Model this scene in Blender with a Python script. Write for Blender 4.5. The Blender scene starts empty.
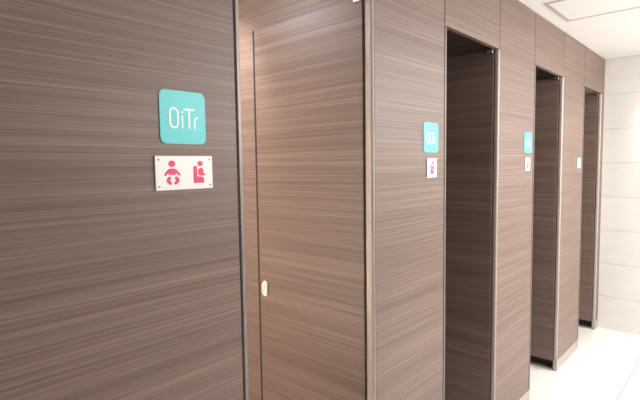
import bpy, bmesh, math, random
from mathutils import Vector, Matrix
random.seed(4)
scene = bpy.context.scene
COL = scene.collection
PI = math.pi

# ------------------------------------------------------------------ helpers
def obj(name, bm, mat, parent=None, loc=None):
    bmesh.ops.recalc_face_normals(bm, faces=bm.faces)
    me = bpy.data.meshes.new(name)
    bm.to_mesh(me); bm.free()
    me.materials.append(mat)
    o = bpy.data.objects.new(name, me)
    COL.objects.link(o)
    if parent: o.parent = parent
    if loc: o.location = loc
    return o

def tag(o, label, cat, group=None):
    o['label'] = label; o['category'] = cat; o['kind'] = 'thing'
    if group: o['group'] = group
    return o

def thing(name, loc, label, cat, group=None):
    o = bpy.data.objects.new(name, None)
    o.empty_display_size = 0.1
    COL.objects.link(o); o.location = loc
    return tag(o, label, cat, group)

def struct(name, bm, mat):
    o = obj(name, bm, mat); o['kind'] = 'structure'
    return o

def copy_tree(o, parent=None):
    c = o.copy(); COL.objects.link(c)
    if parent: c.parent = parent
    for ch in list(o.children): copy_tree(ch, c)
    return c

def box(bm, x0, x1, y0, y1, z0, z1, bevel=0.0, seg=2):
    r = bmesh.ops.create_cube(bm, size=1.0)
    vs = r['verts']
    for v in vs:
        v.co = Vector((x0 + (v.co.x + .5) * (x1 - x0), y0 + (v.co.y + .5) * (y1 - y0), z0 + (v.co.z + .5) * (z1 - z0)))
    if bevel > 0:
        es = list({e for v in vs for e in v.link_edges})
        bmesh.ops.bevel(bm, geom=es, offset=bevel, segments=seg, profile=.5, affect='EDGES')
    return bm

def bx(*a, **k):
    return box(bmesh.new(), *a, **k)

def prism(bm, pts, x0, x1):
    """polygon in the y-z plane, extruded from x0 to x1"""
    a = [bm.verts.new((x0, p[0], p[1])) for p in pts]
    b = [bm.verts.new((x1, p[0], p[1])) for p in pts]
    n = len(pts)
    bm.faces.new(a); bm.faces.new(list(reversed(b)))
    for i in range(n):
        bm.faces.new((a[i], a[(i + 1) % n], b[(i + 1) % n], b[i]))

def disc_pts(cy, cz, r, n=20, ry=None):
    return [(cy + (ry or r) * math.cos(2 * PI * i / n), cz + r * math.sin(2 * PI * i / n)) for i in range(n)]

def round_rect(y0, y1, z0, z1, r, n=8):
    out = []
    for cy, cz, a0 in ((y1 - r, z1 - r, 0), (y0 + r, z1 - r, PI / 2), (y0 + r, z0 + r, PI), (y1 - r, z0 + r, 1.5 * PI)):
        for i in range(n + 1):
            a = a0 + PI / 2 * i / n
            out.append((cy + r * math.cos(a), cz + r * math.sin(a)))
    return out

def stroke(bm, pts, w, x0, x1, closed=False):
    """a pen line of constant width with round joins, as one flat extruded shape"""
    n = len(pts); h = w / 2
    if closed:
        out, inn = [], []
        for i in range(n):
            p, q, s = Vector(pts[i - 1]), Vector(pts[i]), Vector(pts[(i + 1) % n])
            t = (s - p).normalized(); m = Vector((-t.y, t.x))
            out.append(q + m * h); inn.append(q - m * h)
        A = [[bm.verts.new((x, p.x, p.y)) for p in ring] for ring in (out, inn) for x in (x0, x1)]
        for i in range(n):
            j = (i + 1) % n
            for a, b in ((A[0], A[1]), (A[2], A[3]), (A[0], A[2]), (A[1], A[3])):
                bm.faces.new((a[i], a[j], b[j], b[i]))
        return
    L, R = [], []
    for i in range(n):
        p = Vector(pts[max(i - 1, 0)]); s = Vector(pts[min(i + 1, n - 1)]); q = Vector(pts[i])
        t = (s - p).normalized(); m = Vector((-t.y, t.x))
        L.append(q + m * h); R.append(q - m * h)
    def cap(c, t):
        a0 = math.atan2(t.y, t.x)
        return [Vector(c) + Vector((math.cos(a0 + PI / 2 - PI * k / 6), math.sin(a0 + PI / 2 - PI * k / 6))) * h for k in range(1, 6)]
    tend = (Vector(pts[-1]) - Vector(pts[-2])).normalized()
    tsta = (Vector(pts[0]) - Vector(pts[1])).normalized()
    poly = L + cap(pts[-1], tend) + list(reversed(R)) + cap(pts[0], tsta)
    prism(bm, [(p.x, p.y) for p in poly], x0, x1)

# ------------------------------------------------------------------ materials
def new_mat(name):
    m = bpy.data.materials.new(name); m.use_nodes = True
    nt = m.node_tree; b = nt.nodes['Principled BSDF']
    return m, nt, b

def plain(name, col, rough=.5, metal=0.0, spec=.5, noise=0.0):
    m, nt, b = new_mat(name)
    b.inputs['Roughness'].default_value = rough
    b.inputs['Metallic'].default_value = metal
    b.inputs['Specular IOR Level'].default_value = spec
    tc = nt.nodes.new('ShaderNodeTexCoord')
    nz = nt.nodes.new('ShaderNodeTexNoise'); nz.inputs['Scale'].default_value = 40
    nt.links.new(tc.outputs['Object'], nz.inputs['Vector'])
    mr = nt.nodes.new('ShaderNodeMapRange')
    mr.inputs['To Min'].default_value = 1 - noise; mr.inputs['To Max'].default_value = 1 + noise
    nt.links.new(nz.outputs['Fac'], mr.inputs['Value'])
    mx = nt.nodes.new('ShaderNodeVectorMath'); mx.operation = 'SCALE'
    mx.inputs[0].default_value = col[:3]
    nt.links.new(mr.outputs['Result'], mx.inputs['Scale'])
    nt.links.new(mx.outputs['Vector'], b.inputs['Base Color'])
    return m

def wood(name, axis, dark, mid, light, rough=.45):
    """laminate with a fine streaky grain running along one horizontal axis"""
    m, nt, b = new_mat(name)
    N = nt.nodes.new; L = nt.links.new
    tc = N('ShaderNodeTexCoord'); oi = N('ShaderNodeObjectInfo')
    off = N('ShaderNodeVectorMath'); off.operation = 'SCALE'; off.inputs[0].default_value = (13.7, 17.3, 29.1)
    L(oi.outputs['Random'], off.inputs['Scale'])
    add = N('ShaderNodeVectorMath'); add.operation = 'ADD'
    L(tc.outputs['Object'], add.inputs[0]); L(off.outputs['Vector'], add.inputs[1])
    # gentle waviness of the grain
    def stretched(along, across, detail, rough_):
        mp = N('ShaderNodeMapping')
        s = [across * .0 + along, along, across]
        if axis == 'y': s = [along, along, across]
        mp.inputs['Scale'].default_value = s
        L(add.outputs['Vector'], mp.inputs['Vector'])
        nz = N('ShaderNodeTexNoise'); nz.inputs['Scale'].default_value = 1.0
        nz.inputs['Detail'].default_value = detail; nz.inputs['Roughness'].default_value = rough_
        nz.inputs['Distortion'].default_value = .12
        L(mp.outputs['Vector'], nz.inputs['Vector'])
        return nz.outputs['Fac']
    broad = stretched(.35, 20, 2, .5)
    fine = stretched(.7, 165, 3, .65)
    hair = stretched(1.6, 420, 2, .6)
    def mul(a, k):
        n = N('ShaderNodeMath'); n.operation = 'MULTIPLY'; L(a, n.inputs[0]); n.inputs[1].default_value = k; return n.outputs[0]
    def plus(a, c):
        n = N('ShaderNodeMath'); n.operation = 'ADD'; L(a, n.inputs[0]); L(c, n.inputs[1]); return n.outputs[0]
    tot = plus(plus(mul(broad, .20), mul(fine, .44)), mul(hair, .36))
    cr = N('ShaderNodeValToRGB')
    e = cr.color_ramp.elements
    e[0].position = .345; e[0].color = (*dark, 1)
    e[1].position = .665; e[1].color = (*light, 1)
    k = cr.color_ramp.elements.new(.5); k.color = (*mid, 1)
    L(tot, cr.inputs['Fac']); L(cr.outputs['Color'], b.inputs['Base Color'])
    b.inputs['Roughness'].default_value = rough
    b.inputs['Specular IOR Level'].default_value = .5
    bp = N('ShaderNodeBump'); bp.inputs['Strength'].default_value = .06; bp.inputs['Distance'].default_value = .001
    L(hair, bp.inputs['Height']); L(bp.outputs['Normal'], b.inputs['Normal'])
    return m

def tiles(name, base, grout, axes, sizes, offs, widths, rough, veins=.02, spec=.5):
    """large tiles: joints at regular steps along two object axes"""
    m, nt, b = new_mat(name)
    N = nt.nodes.new; L = nt.links.new
    tc = N('ShaderNodeTexCoord'); sp = N('ShaderNodeSeparateXYZ'); L(tc.outputs['Object'], sp.inputs[0])
    masks = []
    for ax, size, o, width in zip(axes, sizes, offs, widths):
        a = N('ShaderNodeMath'); a.operation = 'SUBTRACT'; L(sp.outputs[ax], a.inputs[0]); a.inputs[1].default_value = o
        p = N('ShaderNodeMath'); p.operation = 'PINGPONG'; L(a.outputs[0], p.inputs[0]); p.inputs[1].default_value = size / 2
        c = N('ShaderNodeMath'); c.operation = 'LESS_THAN'; L(p.outputs[0], c.inputs[0]); c.inputs[1].default_value = width / 2
        masks.append(c.outputs[0])
    mx = N('ShaderNodeMath'); mx.operation = 'MAXIMUM'; L(masks[0], mx.inputs[0]); L(masks[1], mx.inputs[1])
    mp = N('ShaderNodeMapping'); mp.inputs['Scale'].default_value = (2.0, 2.0, 9.0)
    L(tc.outputs['Object'], mp.inputs['Vector'])
    nz = N('ShaderNodeTexNoise'); nz.inputs['Scale'].default_value = 2.0; nz.inputs['Detail'].default_value = 5
    L(mp.outputs['Vector'], nz.inputs['Vector'])
    cr = N('ShaderNodeValToRGB')
    cr.color_ramp.elements[0].position = .3; cr.color_ramp.elements[1].position = .7
    cr.color_ramp.elements[0].color = (*[c * (1 - veins) for c in base], 1)
    cr.color_ramp.elements[1].color = (*[min(1, c * (1 + veins)) for c in base], 1)
    L(nz.outputs['Fac'], cr.inputs['Fac'])
    mix = N('ShaderNodeMix'); mix.data_type = 'RGBA'
    L(mx.outputs[0], mix.inputs['Factor']); L(cr.outputs['Color'], mix.inputs['A']); mix.inputs['B'].default_value = (*grout, 1)
    L(mix.outputs['Result'], b.inputs['Base Color'])
    inv = N('ShaderNodeMath'); inv.operation = 'SUBTRACT'; inv.inputs[0].default_value = 1.0; L(mx.outputs[0], inv.inputs[1])
    bp = N('ShaderNodeBump'); bp.inputs['Strength'].default_value = .3; bp.inputs['Distance'].default_value = .002
    L(inv.outputs[0], bp.inputs['Height']); L(bp.outputs['Normal'], b.inputs['Normal'])
    b.inputs['Roughness'].default_value = rough; b.inputs['Specular IOR Level'].default_value = spec
    return m

W_DARK, W_MID, W_LIGHT = (.111, .067, .054), (.174, .114, .094), (.272, .198, .168)
M_front = wood('laminate_along_row', 'y', W_DARK, W_MID, W_LIGHT)
M_side = wood('laminate_across_row', 'x', W_DARK, W_MID, W_LIGHT)
M_alu = plain('aluminium_shaded', (.22, .182, .175), .40, .4, .5, .03)  # darker copy of the trim aluminium, its shade put into the colour
M_jamb = plain('aluminium_lit', (.44, .38, .35), .5, .25, .5, .03)  # same aluminium made brighter, light on the reveal put into the colour
M_kick = plain('brushed_kick_plate', (.47, .42, .385), .42, .6, .5, .03)
M_groove = plain('dark_strip', (.035, .024, .022), .7, 0, .3, .05)  # near-black, gives the open grooves their shade as colour
M_plinth = plain('dark_plinth', (.05, .033, .028), .6, 0, .3, .05)
M_turq = plain('turquoise_film', (.085, .59, .62), .35, 0, .5, .01)
M_white = plain('white_lettering', (.92, .92, .92), .4, 0, .5, .01)
M_plaque = plain('white_acrylic', (.90, .88, .88), .28, 0, .5, .01)
M_pink = plain('pink_print', (.74, .03, .14), .4, 0, .5, .02)
M_lock = plain('ivory_plastic', (.86, .83, .76), .35, 0, .5, .02)
M_lockdot = plain('grey_print', (.30, .28, .27), .5, 0, .5, .05)
M_steel = plain('pivot_steel', (.62, .58, .55), .25, 1.0, .5, .02)
M_ceil = plain('ceiling_paint', (.90, .89, .875), .8, 0, .2, .005)
M_hatch = plain('hatch_frame_aluminium', (.56, .53, .48), .5, .2, .5, .03)
M_paint = plain('cubicle_paint', (.70, .64, .58), .7, 0, .2, .01)
M_floor = tiles('floor_tile', (.82, .80, .76), (.40, .39, .37), ('X', 'Y'), (.6, .6), (.406, 3.95), (.009, .0016), .33, .02)
M_wall = tiles('wall_tile', (.745, .72, .68), (.52, .49, .44), ('Z', 'X'), (.2965, 1.2), (-.0015, .95), (.0042, .0042), .30, .03)
M_wallr = tiles('wall_tile_side', (.745, .72, .68), (.52, .49, .44), ('Z', 'Y'), (.2965, 1.2), (-.0015, .35), (.0042, .0042), .30, .03)

# ------------------------------------------------------------------ dimensions (metres)
ZC, ZL, YB, ZK = 2.381, 2.078, 4.759, .078
DL = [.752, 1.853, 2.968, 4.088]            # left edge of each doorway (groove)
DR = [1.335, 2.428, 3.541, 4.655]           # right edge of each doorway (reveal corner)
T = .024                                    # thickness of the front panels
XR, YF, XS = 2.35, -1.60, -1.45             # right wall, wall behind the camera, rear of the cubicles

# ------------------------------------------------------------------ the room
struct('floor', bx(XS - .1, XR + .1, YF - .1, YB + .1, -.06, 0), M_floor)
struct('ceiling', bx(XS - .1, XR + .1, YF - .1, YB + .1, ZC, ZC + .06), M_ceil)
struct('wall_back', bx(XS - .1, XR + .1, YB, YB + .1, 0, ZC), M_wall)
struct('wall_right', bx(XR, XR + .1, YF, YB, 0, ZC), M_wallr)
struct('wall_front', bx(XS - .1, XR + .1, YF - .1, YF, 0, ZC), M_wall)
struct('wall_rear', bx(XS - .1, XS, YF, YB, 0, ZC), M_paint)
struct('wall_left', bx(-T, 0, YF, .188, 0, ZC), M_front)

# ------------------------------------------------------------------ front panels between the doorways
def front_panel(y0, y1, label, left_reveal, right_trim, JD=.019):
    """y0: reveal side (a doorway lies before it), y1: side towards the next doorway"""
    r = thing('front_panel', (0, y0, 0), label, 'wall panel', None)
    w = y1 - y0
    a = .014 if left_reveal else 0
    b = .014 if right_trim else 0
    obj('board', bx(-T, 0, a, w - (.003 if right_trim else 0), ZK + .001, ZC - .002, bevel=.0008, seg=1), M_front, r)
    g0 = -.0005
    if left_reveal:
        # aluminium bullnose: the reveal face rolls round into a narrow return on the front
        rr, q = .010, []
        for i in range(7):
            t = PI / 2 * i / 6
            q.append((.0015 - rr + rr * math.cos(t), rr - rr * math.sin(t)))
        q = [(-JD, .0095), (.0015, .0095)] + q[1:] + [(-JD, 0)]
        bm = bmesh.new(); z0, z1 = ZK + .001, ZL - .003
        lo = [bm.verts.new((x, y, z0)) for x, y in q]; hi = [bm.verts.new((x, y, z1)) for x, y in q]
        bm.faces.new(lo); bm.faces.new(hi)
        for i in range(len(q)):
            j = (i + 1) % len(q); bm.faces.new((lo[i], lo[j], hi[j], hi[i]))
        jt = obj('jamb_trim', bm, M_jamb, r)
        for p in jt.data.polygons: p.use_smooth = False
        obj('inner_strip', bx(-JD - .004, -JD - .0002, .001, .0095, ZK + .001, ZL - .003), M_groove, r)  # narrow dark strip behind the jamb trim
        obj('groove_strip', bx(-T, -.002, .0095, .0135, ZK + .001, ZL - .003), M_groove, r)  # dark strip set in the open groove to paint its shade
    if right_trim:
        obj('edge_groove_strip', bx(-T, .0002, w - .0025, w + .0025, ZK + .001, ZL - .003), M_groove, r)  # groove beside the trim, its shade painted as a dark strip
        obj('edge_trim', bx(-T, .0015, w + .003, w + .014, ZK + .001, ZL - .003, bevel=.0012), M_alu, r)
    bm = bx(-T, .0008, 0, w + b, 0.0005, ZK - .001, bevel=.0008, seg=1)
    obj('kick_plate', bm, M_kick, r)
    return r

front_panel(.190, DL[0], 'wide dark woodgrain panel filling the left of the picture, with the large turquoise sign', False, True)
front_panel(DR[0], DL[1], 'woodgrain panel just right of the opened door with the white latch', True, True, .030)
front_panel(DR[1], DL[2], 'woodgrain panel between the second and third doorways, ending in a pale kick plate', True, True)
front_panel(DR[2], DL[3], 'narrow-looking woodgrain panel with only a small plain white plaque on it', True, True)
front_panel(DR[3], YB, 'sliver of woodgrain panel closing the row against the tiled end wall', True, False)

# ------------------------------------------------------------------ lintel panels above the doorways
LIN = ['woodgrain panel above the nearest doorway, over the opened door with the white latch',
       'largest woodgrain panel above a doorway, beside the top of the second sign panel',
       'middle woodgrain panel above a dark doorway, over the third doorway from the left',
       'smallest woodgrain panel above a doorway, next to the tiled end wall']
for k in range(4):
    y0, y1 = DL[k], DR[k] + .012
    r = thing('lintel_panel', (0, y0, ZL), LIN[k], 'lintel panel')
    h = ZC - ZL
    obj('board', bx(-T, 0, .002, y1 - y0 - .003, 0, h - .002, bevel=.0008, seg=1), M_front, r)
    obj('groove_strip', bx(-T + .002, -.0012, y1 - y0 - .0028, y1 - y0 + .0015, 0, h - .002), M_groove, r)  # shadow gap beside the lintel, filled with a dark strip

# ------------------------------------------------------------------ partitions between cubicles
PL = ['woodgrain partition behind the panel with the large turquoise sign, left side of the nearest cubicle',
      'woodgrain partition strip seen between the left panel and the door with the white latch',
      'woodgrain partition behind the opened door of the second doorway',
      'woodgrain partition behind the opened door of the third doorway',
      'woodgrain partition behind the opened door of the last doorway by the tiled wall']
PY = [.262] + [d + .048 for d in DR]
for k in range(5):
    y = PY[k]
    r = thing('partition', (0, y, 0), PL[k], 'partition')
    obj('board', bx(XS + .002, -T - .002, 0, .04, ZK, ZC - .002), M_side, r)
    obj('plinth', bx(XS + .002, -T - .002, .006, .034, .0005, ZK - .001), M_plinth, r)
    if k: obj('base_rail', bx(-.62, -T - .002, -.046, .005, .0005, .012, bevel=.001), M_kick, r)

# ------------------------------------------------------------------ doors, all swung inwards against the partitions
DO = ['opened woodgrain cubicle door with a small white latch, nearest of the four doors',
      'opened dark woodgrain door in the second doorway from the left',
      'opened dark woodgrain door in the third doorway, its bottom gap and kick foot in view',
      'opened woodgrain door in the last doorway, next to the tiled end wall']
def make_door():
    r = thing('cubicle_door', (0, 0, 0), DO[0], 'door', 'opened cubicle doors')
    x0, x1 = -.612, -T - .002          # free edge, hinge edge
    z0, z1 = ZK - .004, ZL - .004
    obj('leaf', bx(x0 + .011, x1, 0, .034, z0, z1, bevel=.001, seg=1), M_side, r)
    obj('edge_strip', bx(x0, x0 + .0105, -.0006, .034, z0, z1, bevel=.002), M_groove, r)  # narrow dark strip along the free edge
    # latch indicator: long rounded plate near the free edge, facing the cubicle's opening
    bm = bmesh.new()
    prism(bm, [(-.0165 + .0, 0)] and round_rect(-.0165, .0165, -.034, .034, .0162), 0, .007)
    es = [e for e in bm.edges if abs(e.verts[0].co.x - .007) < 1e-6 and abs(e.verts[1].co.x - .007) < 1e-6]
    bmesh.ops.bevel(bm, geom=es, offset=.003, segments=3, affect='EDGES')
    bmesh.ops.transform(bm, matrix=Matrix.Rotation(-PI / 2, 4, 'Z'), verts=bm.verts)
    lt = obj('latch_plate', bm, M_lock, r, (-.5635, -.0008, .966)); lt['label'] = 'ivory rounded latch plate'
    for dz, rr in ((-.010, .0032), (.004, .0026), (.014, .0022)):
        bm = bmesh.new(); prism(bm, disc_pts(0, 0, rr, 14), 0, .0012)
        bmesh.ops.transform(bm, matrix=Matrix.Rotation(-PI / 2, 4, 'Z'), verts=bm.verts)
        obj('indicator_dot', bm, M_lockdot, lt, (-.004 if dz < 0 else .002, -.0066, dz))
    # pivots at the hinge edge: a small arm at the head and the foot
    for z in (z1 + .0005, ):
        bm = bmesh.new()
        box(bm, x1 - .030, x1 + .002, -.012, .010, z - .016, z + .002, bevel=.002)
        obj('pivot_hinge', bm, M_steel, r)
    return r
proto = make_door()
for k in range(4):
    d = proto if k == 0 else copy_tree(proto)
    d.location = (-.0095 if k == 0 else 0, DR[k] + (-.008 if k == 0 else -.006), 0)
    d['label'] = DO[k]

# ------------------------------------------------------------------ turquoise logo signs
def make_logo():
    r = thing('logo_sign', (0, 0, 0), 'x', 'sign', 'turquoise logo signs beside the doorways')
    S = .118
    bm = bmesh.new(); prism(bm, round_rect(0, S, 0, S * 1.02, .0145), .0002, .0022)
    obj('plate', bm, M_turq, r)
    w = .0042; a, b = .0022, .0027
    def P(u, v): return (u * S, v * S)
    # O: a tall stadium ring
    bm = bmesh.new()
    ring = []
    for cv, a0 in ((.60, 0), (.395, PI)):
        for i in range(9):
            t = a0 + PI * i / 8
            ring.append(P(.295 + .083 * math.cos(t), cv + .083 * math.sin(t)))
    stroke(bm, ring, w, a, b, closed=True)
    obj('letter', bm, M_white, r)
    bm = bmesh.new(); stroke(bm, [P(.475, .315), P(.475, .535)], w, a, b)
    prism(bm, disc_pts(*P(.475, .615), w * .55, 12), a, b); obj('letter', bm, M_white, r)
    bm = bmesh.new(); stroke(bm, [P(.515, .672), P(.735, .672)], w, a, b)
    stroke(bm, [P(.625, .665), P(.625, .315)], w, a, b + .0001); obj('letter', bm, M_white, r)
    bm = bmesh.new()
    arc = [P(.745, .315), P(.745, .44)] + [P(.825 - .08 * math.cos(t), .44 + .085 * math.sin(t)) for t in (.5, 1.0, 1.5)]
    stroke(bm, arc, w, a, b); obj('letter', bm, M_white, r)
    return r
lg = make_logo()
LG = [('large turquoise rounded-square sign with white lettering on the left panel', .538),
      ('turquoise logo sign on the panel right of the door with the white latch', 1.677),
      ('thin-looking turquoise logo sign on the panel left of the third doorway', 2.811)]
for k, (lab, y) in enumerate(LG):
    s = lg if k == 0 else copy_tree(lg)
    s.location = (0.0002, y, 1.553 - (.008 if k == 1 else 0)); s['label'] = lab

# ------------------------------------------------------------------ white plaques
PX, PZ = .149 / 413.0, .0775 / 250.0
def shape(bm, pts, x0, x1, oy, oz, sc=1.0):
    prism(bm, [(oy + p[0] * PX * sc, oz - p[1] * PZ * sc) for p in pts], x0, x1)
def arc(cx, cy, r, a0, a1, n=10):
    return [(cx + r * math.cos(math.radians(a0 + (a1 - a0) * i / n)), cy + r * math.sin(math.radians(a0 + (a1 - a0) * i / n))) for i in range(n + 1)]
A, B = .0040, .0044
def baby(r, oy, oz):
    bm = bmesh.new()
    shape(bm, arc(112, 58, 24, 0, 342, 19), A, B, oy, oz)
    body = [(57, 142), (60, 131), (82, 102), (90, 95), (102, 92), (124, 92), (136, 95), (144, 102), (168, 131), (171, 142), (161, 146), (140, 124), (139, 133), (134, 139), (92, 139), (87, 133), (86, 124), (67, 146)]
    shape(bm, body, A, B, oy, oz)
    leg = [(88, 152), (96, 151), (103, 156), (104, 165), (96, 176), (98, 184), (106, 193), (109, 202), (105, 210), (96, 211), (80, 198), (73, 186), (72, 174), (78, 161)]
    shape(bm, leg, A, B, oy, oz)
    shape(bm, [(234 - x, y) for x, y in reversed(leg)], A, B, oy, oz)
    o = obj('baby_pictogram', bm, M_pink, r); o['label'] = 'pink pictogram of a sitting baby'
def seated(r, oy, oz, sc=1.0):
    bm = bmesh.new()
    shape(bm, arc(318, 57, 20, 0, 342, 19), A, B, oy, oz, sc)
    seat = arc(280, 88, 14, 180, 360, 8) + [(294, 154), (326, 157), (339, 162), (344, 172), (344, 205), (266, 205)]
    shape(bm, seat, A, B, oy, oz, sc)
    body = arc(322, 110, 20, 180, 350, 9) + [(343, 132), (356, 137), (357, 145), (344, 149), (336, 152), (310, 149), (302, 142)]
    shape(bm, body, A, B, oy, oz, sc)
    o = obj('seated_pictogram', bm, M_pink, r); o['label'] = 'pink pictogram of a figure in a seat'
r = thing('pictogram_plaque', (.0002, .5215, 1.448), 'white landscape plaque with two pink pictograms below the large turquoise sign', 'plaque')
obj('plate', bx(0, .004, 0, .149, 0, .0775, bevel=.0007, seg=1), M_plaque, r)
baby(r, 0, .0775); seated(r, .000, .0775)
for (y, z) in ((.008, .0085), (.008, .069), (.141, .0085), (.141, .069)):
    bm = bmesh.new(); prism(bm, disc_pts(y, z, .0023, 14), .004, .0048)
    obj('screw', bm, M_lockdot, r)
for lab, y, icon in (('small square white plaque with a pink pictogram under the second turquoise sign', 1.703, True),
                     ('tiny white plaque with a pink pictogram left of the third doorway', 2.828, True),
                     ('plain small white plaque with no turquoise sign above it, by the last doorway', 3.950, False)):
    r = thing('pictogram_plaque', (.0002, y, 1.443 if y < 2 else 1.448), lab, 'plaque', None)
    obj('plate', bx(0, .004, 0, .078, 0, .0775, bevel=.0007, seg=1), M_plaque, r)
    if icon: seated(r, -.0705, .0775, 1.0)

# ------------------------------------------------------------------ ceiling hatch
hx0, hx1, hy0, hy1 = .080, .535, 2.845, 3.305
r = thing('ceiling_hatch', (0, 0, ZC), 'square access hatch outlined by a thin grey frame in the white ceiling', 'hatch')
bm = bmesh.new(); fw = .020
for a in ((hx0, hx1, hy0, hy0 + fw), (hx0, hx1, hy1 - fw, hy1), (hx0, hx0 + fw, hy0 + fw, hy1 - fw), (hx1 - fw, hx1, hy0 + fw, hy1 - fw)):
    box(bm, *a, -.0035, -.0003)
obj('frame', bm, M_hatch, r)
obj('hatch_panel', bx(hx0 + fw + .001, hx1 - fw - .001, hy0 + fw + .001, hy1 - fw - .001, -.0025, -.0003), M_ceil, r)

# ------------------------------------------------------------------ lights
def area(name, loc, size, power, col=(1, .985, .967), rot=(0, 0, 0), spread=PI):
    l = bpy.data.lights.new(name, 'AREA'); l.shape = 'DISK'; l.size = size; l.energy = power; l.color = col; l.spread = spread
    o = bpy.data.objects.new(name, l); COL.objects.link(o); o.location = loc; o.rotation_euler = rot
    return o
def spot(name, loc, target, power, angle, blend, col=(1, .93, .83), rad=.03):
    l = bpy.data.lights.new(name, 'SPOT'); l.energy = power; l.spot_size = math.radians(angle); l.spot_blend = blend; l.color = col; l.shadow_soft_size = rad
    o = bpy.data.objects.new(name, l); COL.objects.link(o); o.location = loc
    o.rotation_euler = (Vector(target) - Vector(loc)).to_track_quat('-Z', 'Y').to_euler()
    return o
def strip(name, loc, sx, sy, power, rot, col=(1, .985, .967)):
    l = bpy.data.lights.new(name, 'AREA'); l.shape = 'RECTANGLE'; l.size = sx; l.size_y = sy; l.energy = power; l.color = col
    o = bpy.data.objects.new(name, l); COL.objects.link(o); o.location = loc; o.rotation_euler = rot
    return o
LX = 1.75
for y, p in ((4.2, 30), (3.1, 26), (2.0, 9), ):
    area('downlight', (LX, y, ZC - .012), .22, p)
# long unseen strip light added on the opposite wall, shining across the corridor
strip('opposite_fill', (XR - .02, 3.1, 1.93), .10, 3.0, 33, (0, PI / 2, 0))
spot('wall_washer', (.40, 4.36, ZC - .02), (.42, YB, 1.82), 26, 40, 1.0)
area('cubicle_light', (-.85, .72, ZC - .012), .16, 11)
strip('cubicle_fill', (-.80, .32, 1.10), .10, 1.5, 66, (PI / 2, 0, PI), (.87, 1, .93))  # unseen strip added to brighten the nearest door evenly
spot('cubicle_light', (-.86, .98, ZC - .02), (-.86, 1.38, 1.80), 34, 68, .7, (1, .98, .86), .05)  # unseen spot, tilted so its cone brightens the upper partition
spot('cubicle_light', (-.30, 4.22, 2.27), (-.10, 4.70, 2.21), 5.0, 26, .3)  # unseen narrow spot added to lighten the partition above the last door

w = bpy.data.worlds.new('world'); scene.world = w; w.use_nodes = True
w.node_tree.nodes['Background'].inputs[0].default_value = (.9, .95, 1, 1)
w.node_tree.nodes['Background'].inputs[1].default_value = .05

# ------------------------------------------------------------------ camera
F, YAW, PITCH, ROLL = 470.5173, .7416, .0742, -.0145
fwv = Vector((-math.sin(YAW) * math.cos(PITCH), math.cos(YAW) * math.cos(PITCH), -math.sin(PITCH)))
rt = fwv.cross(Vector((0, 0, 1))).normalized(); up = rt.cross(fwv)
c, s = math.cos(ROLL), math.sin(ROLL)
r2 = rt * c + up * s; u2 = -rt * s + up * c
cam = bpy.data.cameras.new('camera'); cam.sensor_width = 36; cam.lens = F / 640 * 36; cam.clip_start = .02
co = bpy.data.objects.new('camera', cam); COL.objects.link(co)
M = Matrix((r2, u2, -fwv)).transposed().to_4x4(); M.translation = (.9722, 0, 1.5)
co.matrix_world = M
scene.camera = co
vs = scene.view_settings
scene.display_settings.display_device = 'sRGB'
vs.view_transform = 'Standard'; vs.look = 'None'; vs.gamma = 1; vs.use_curve_mapping = False
vs.exposure = 0.36
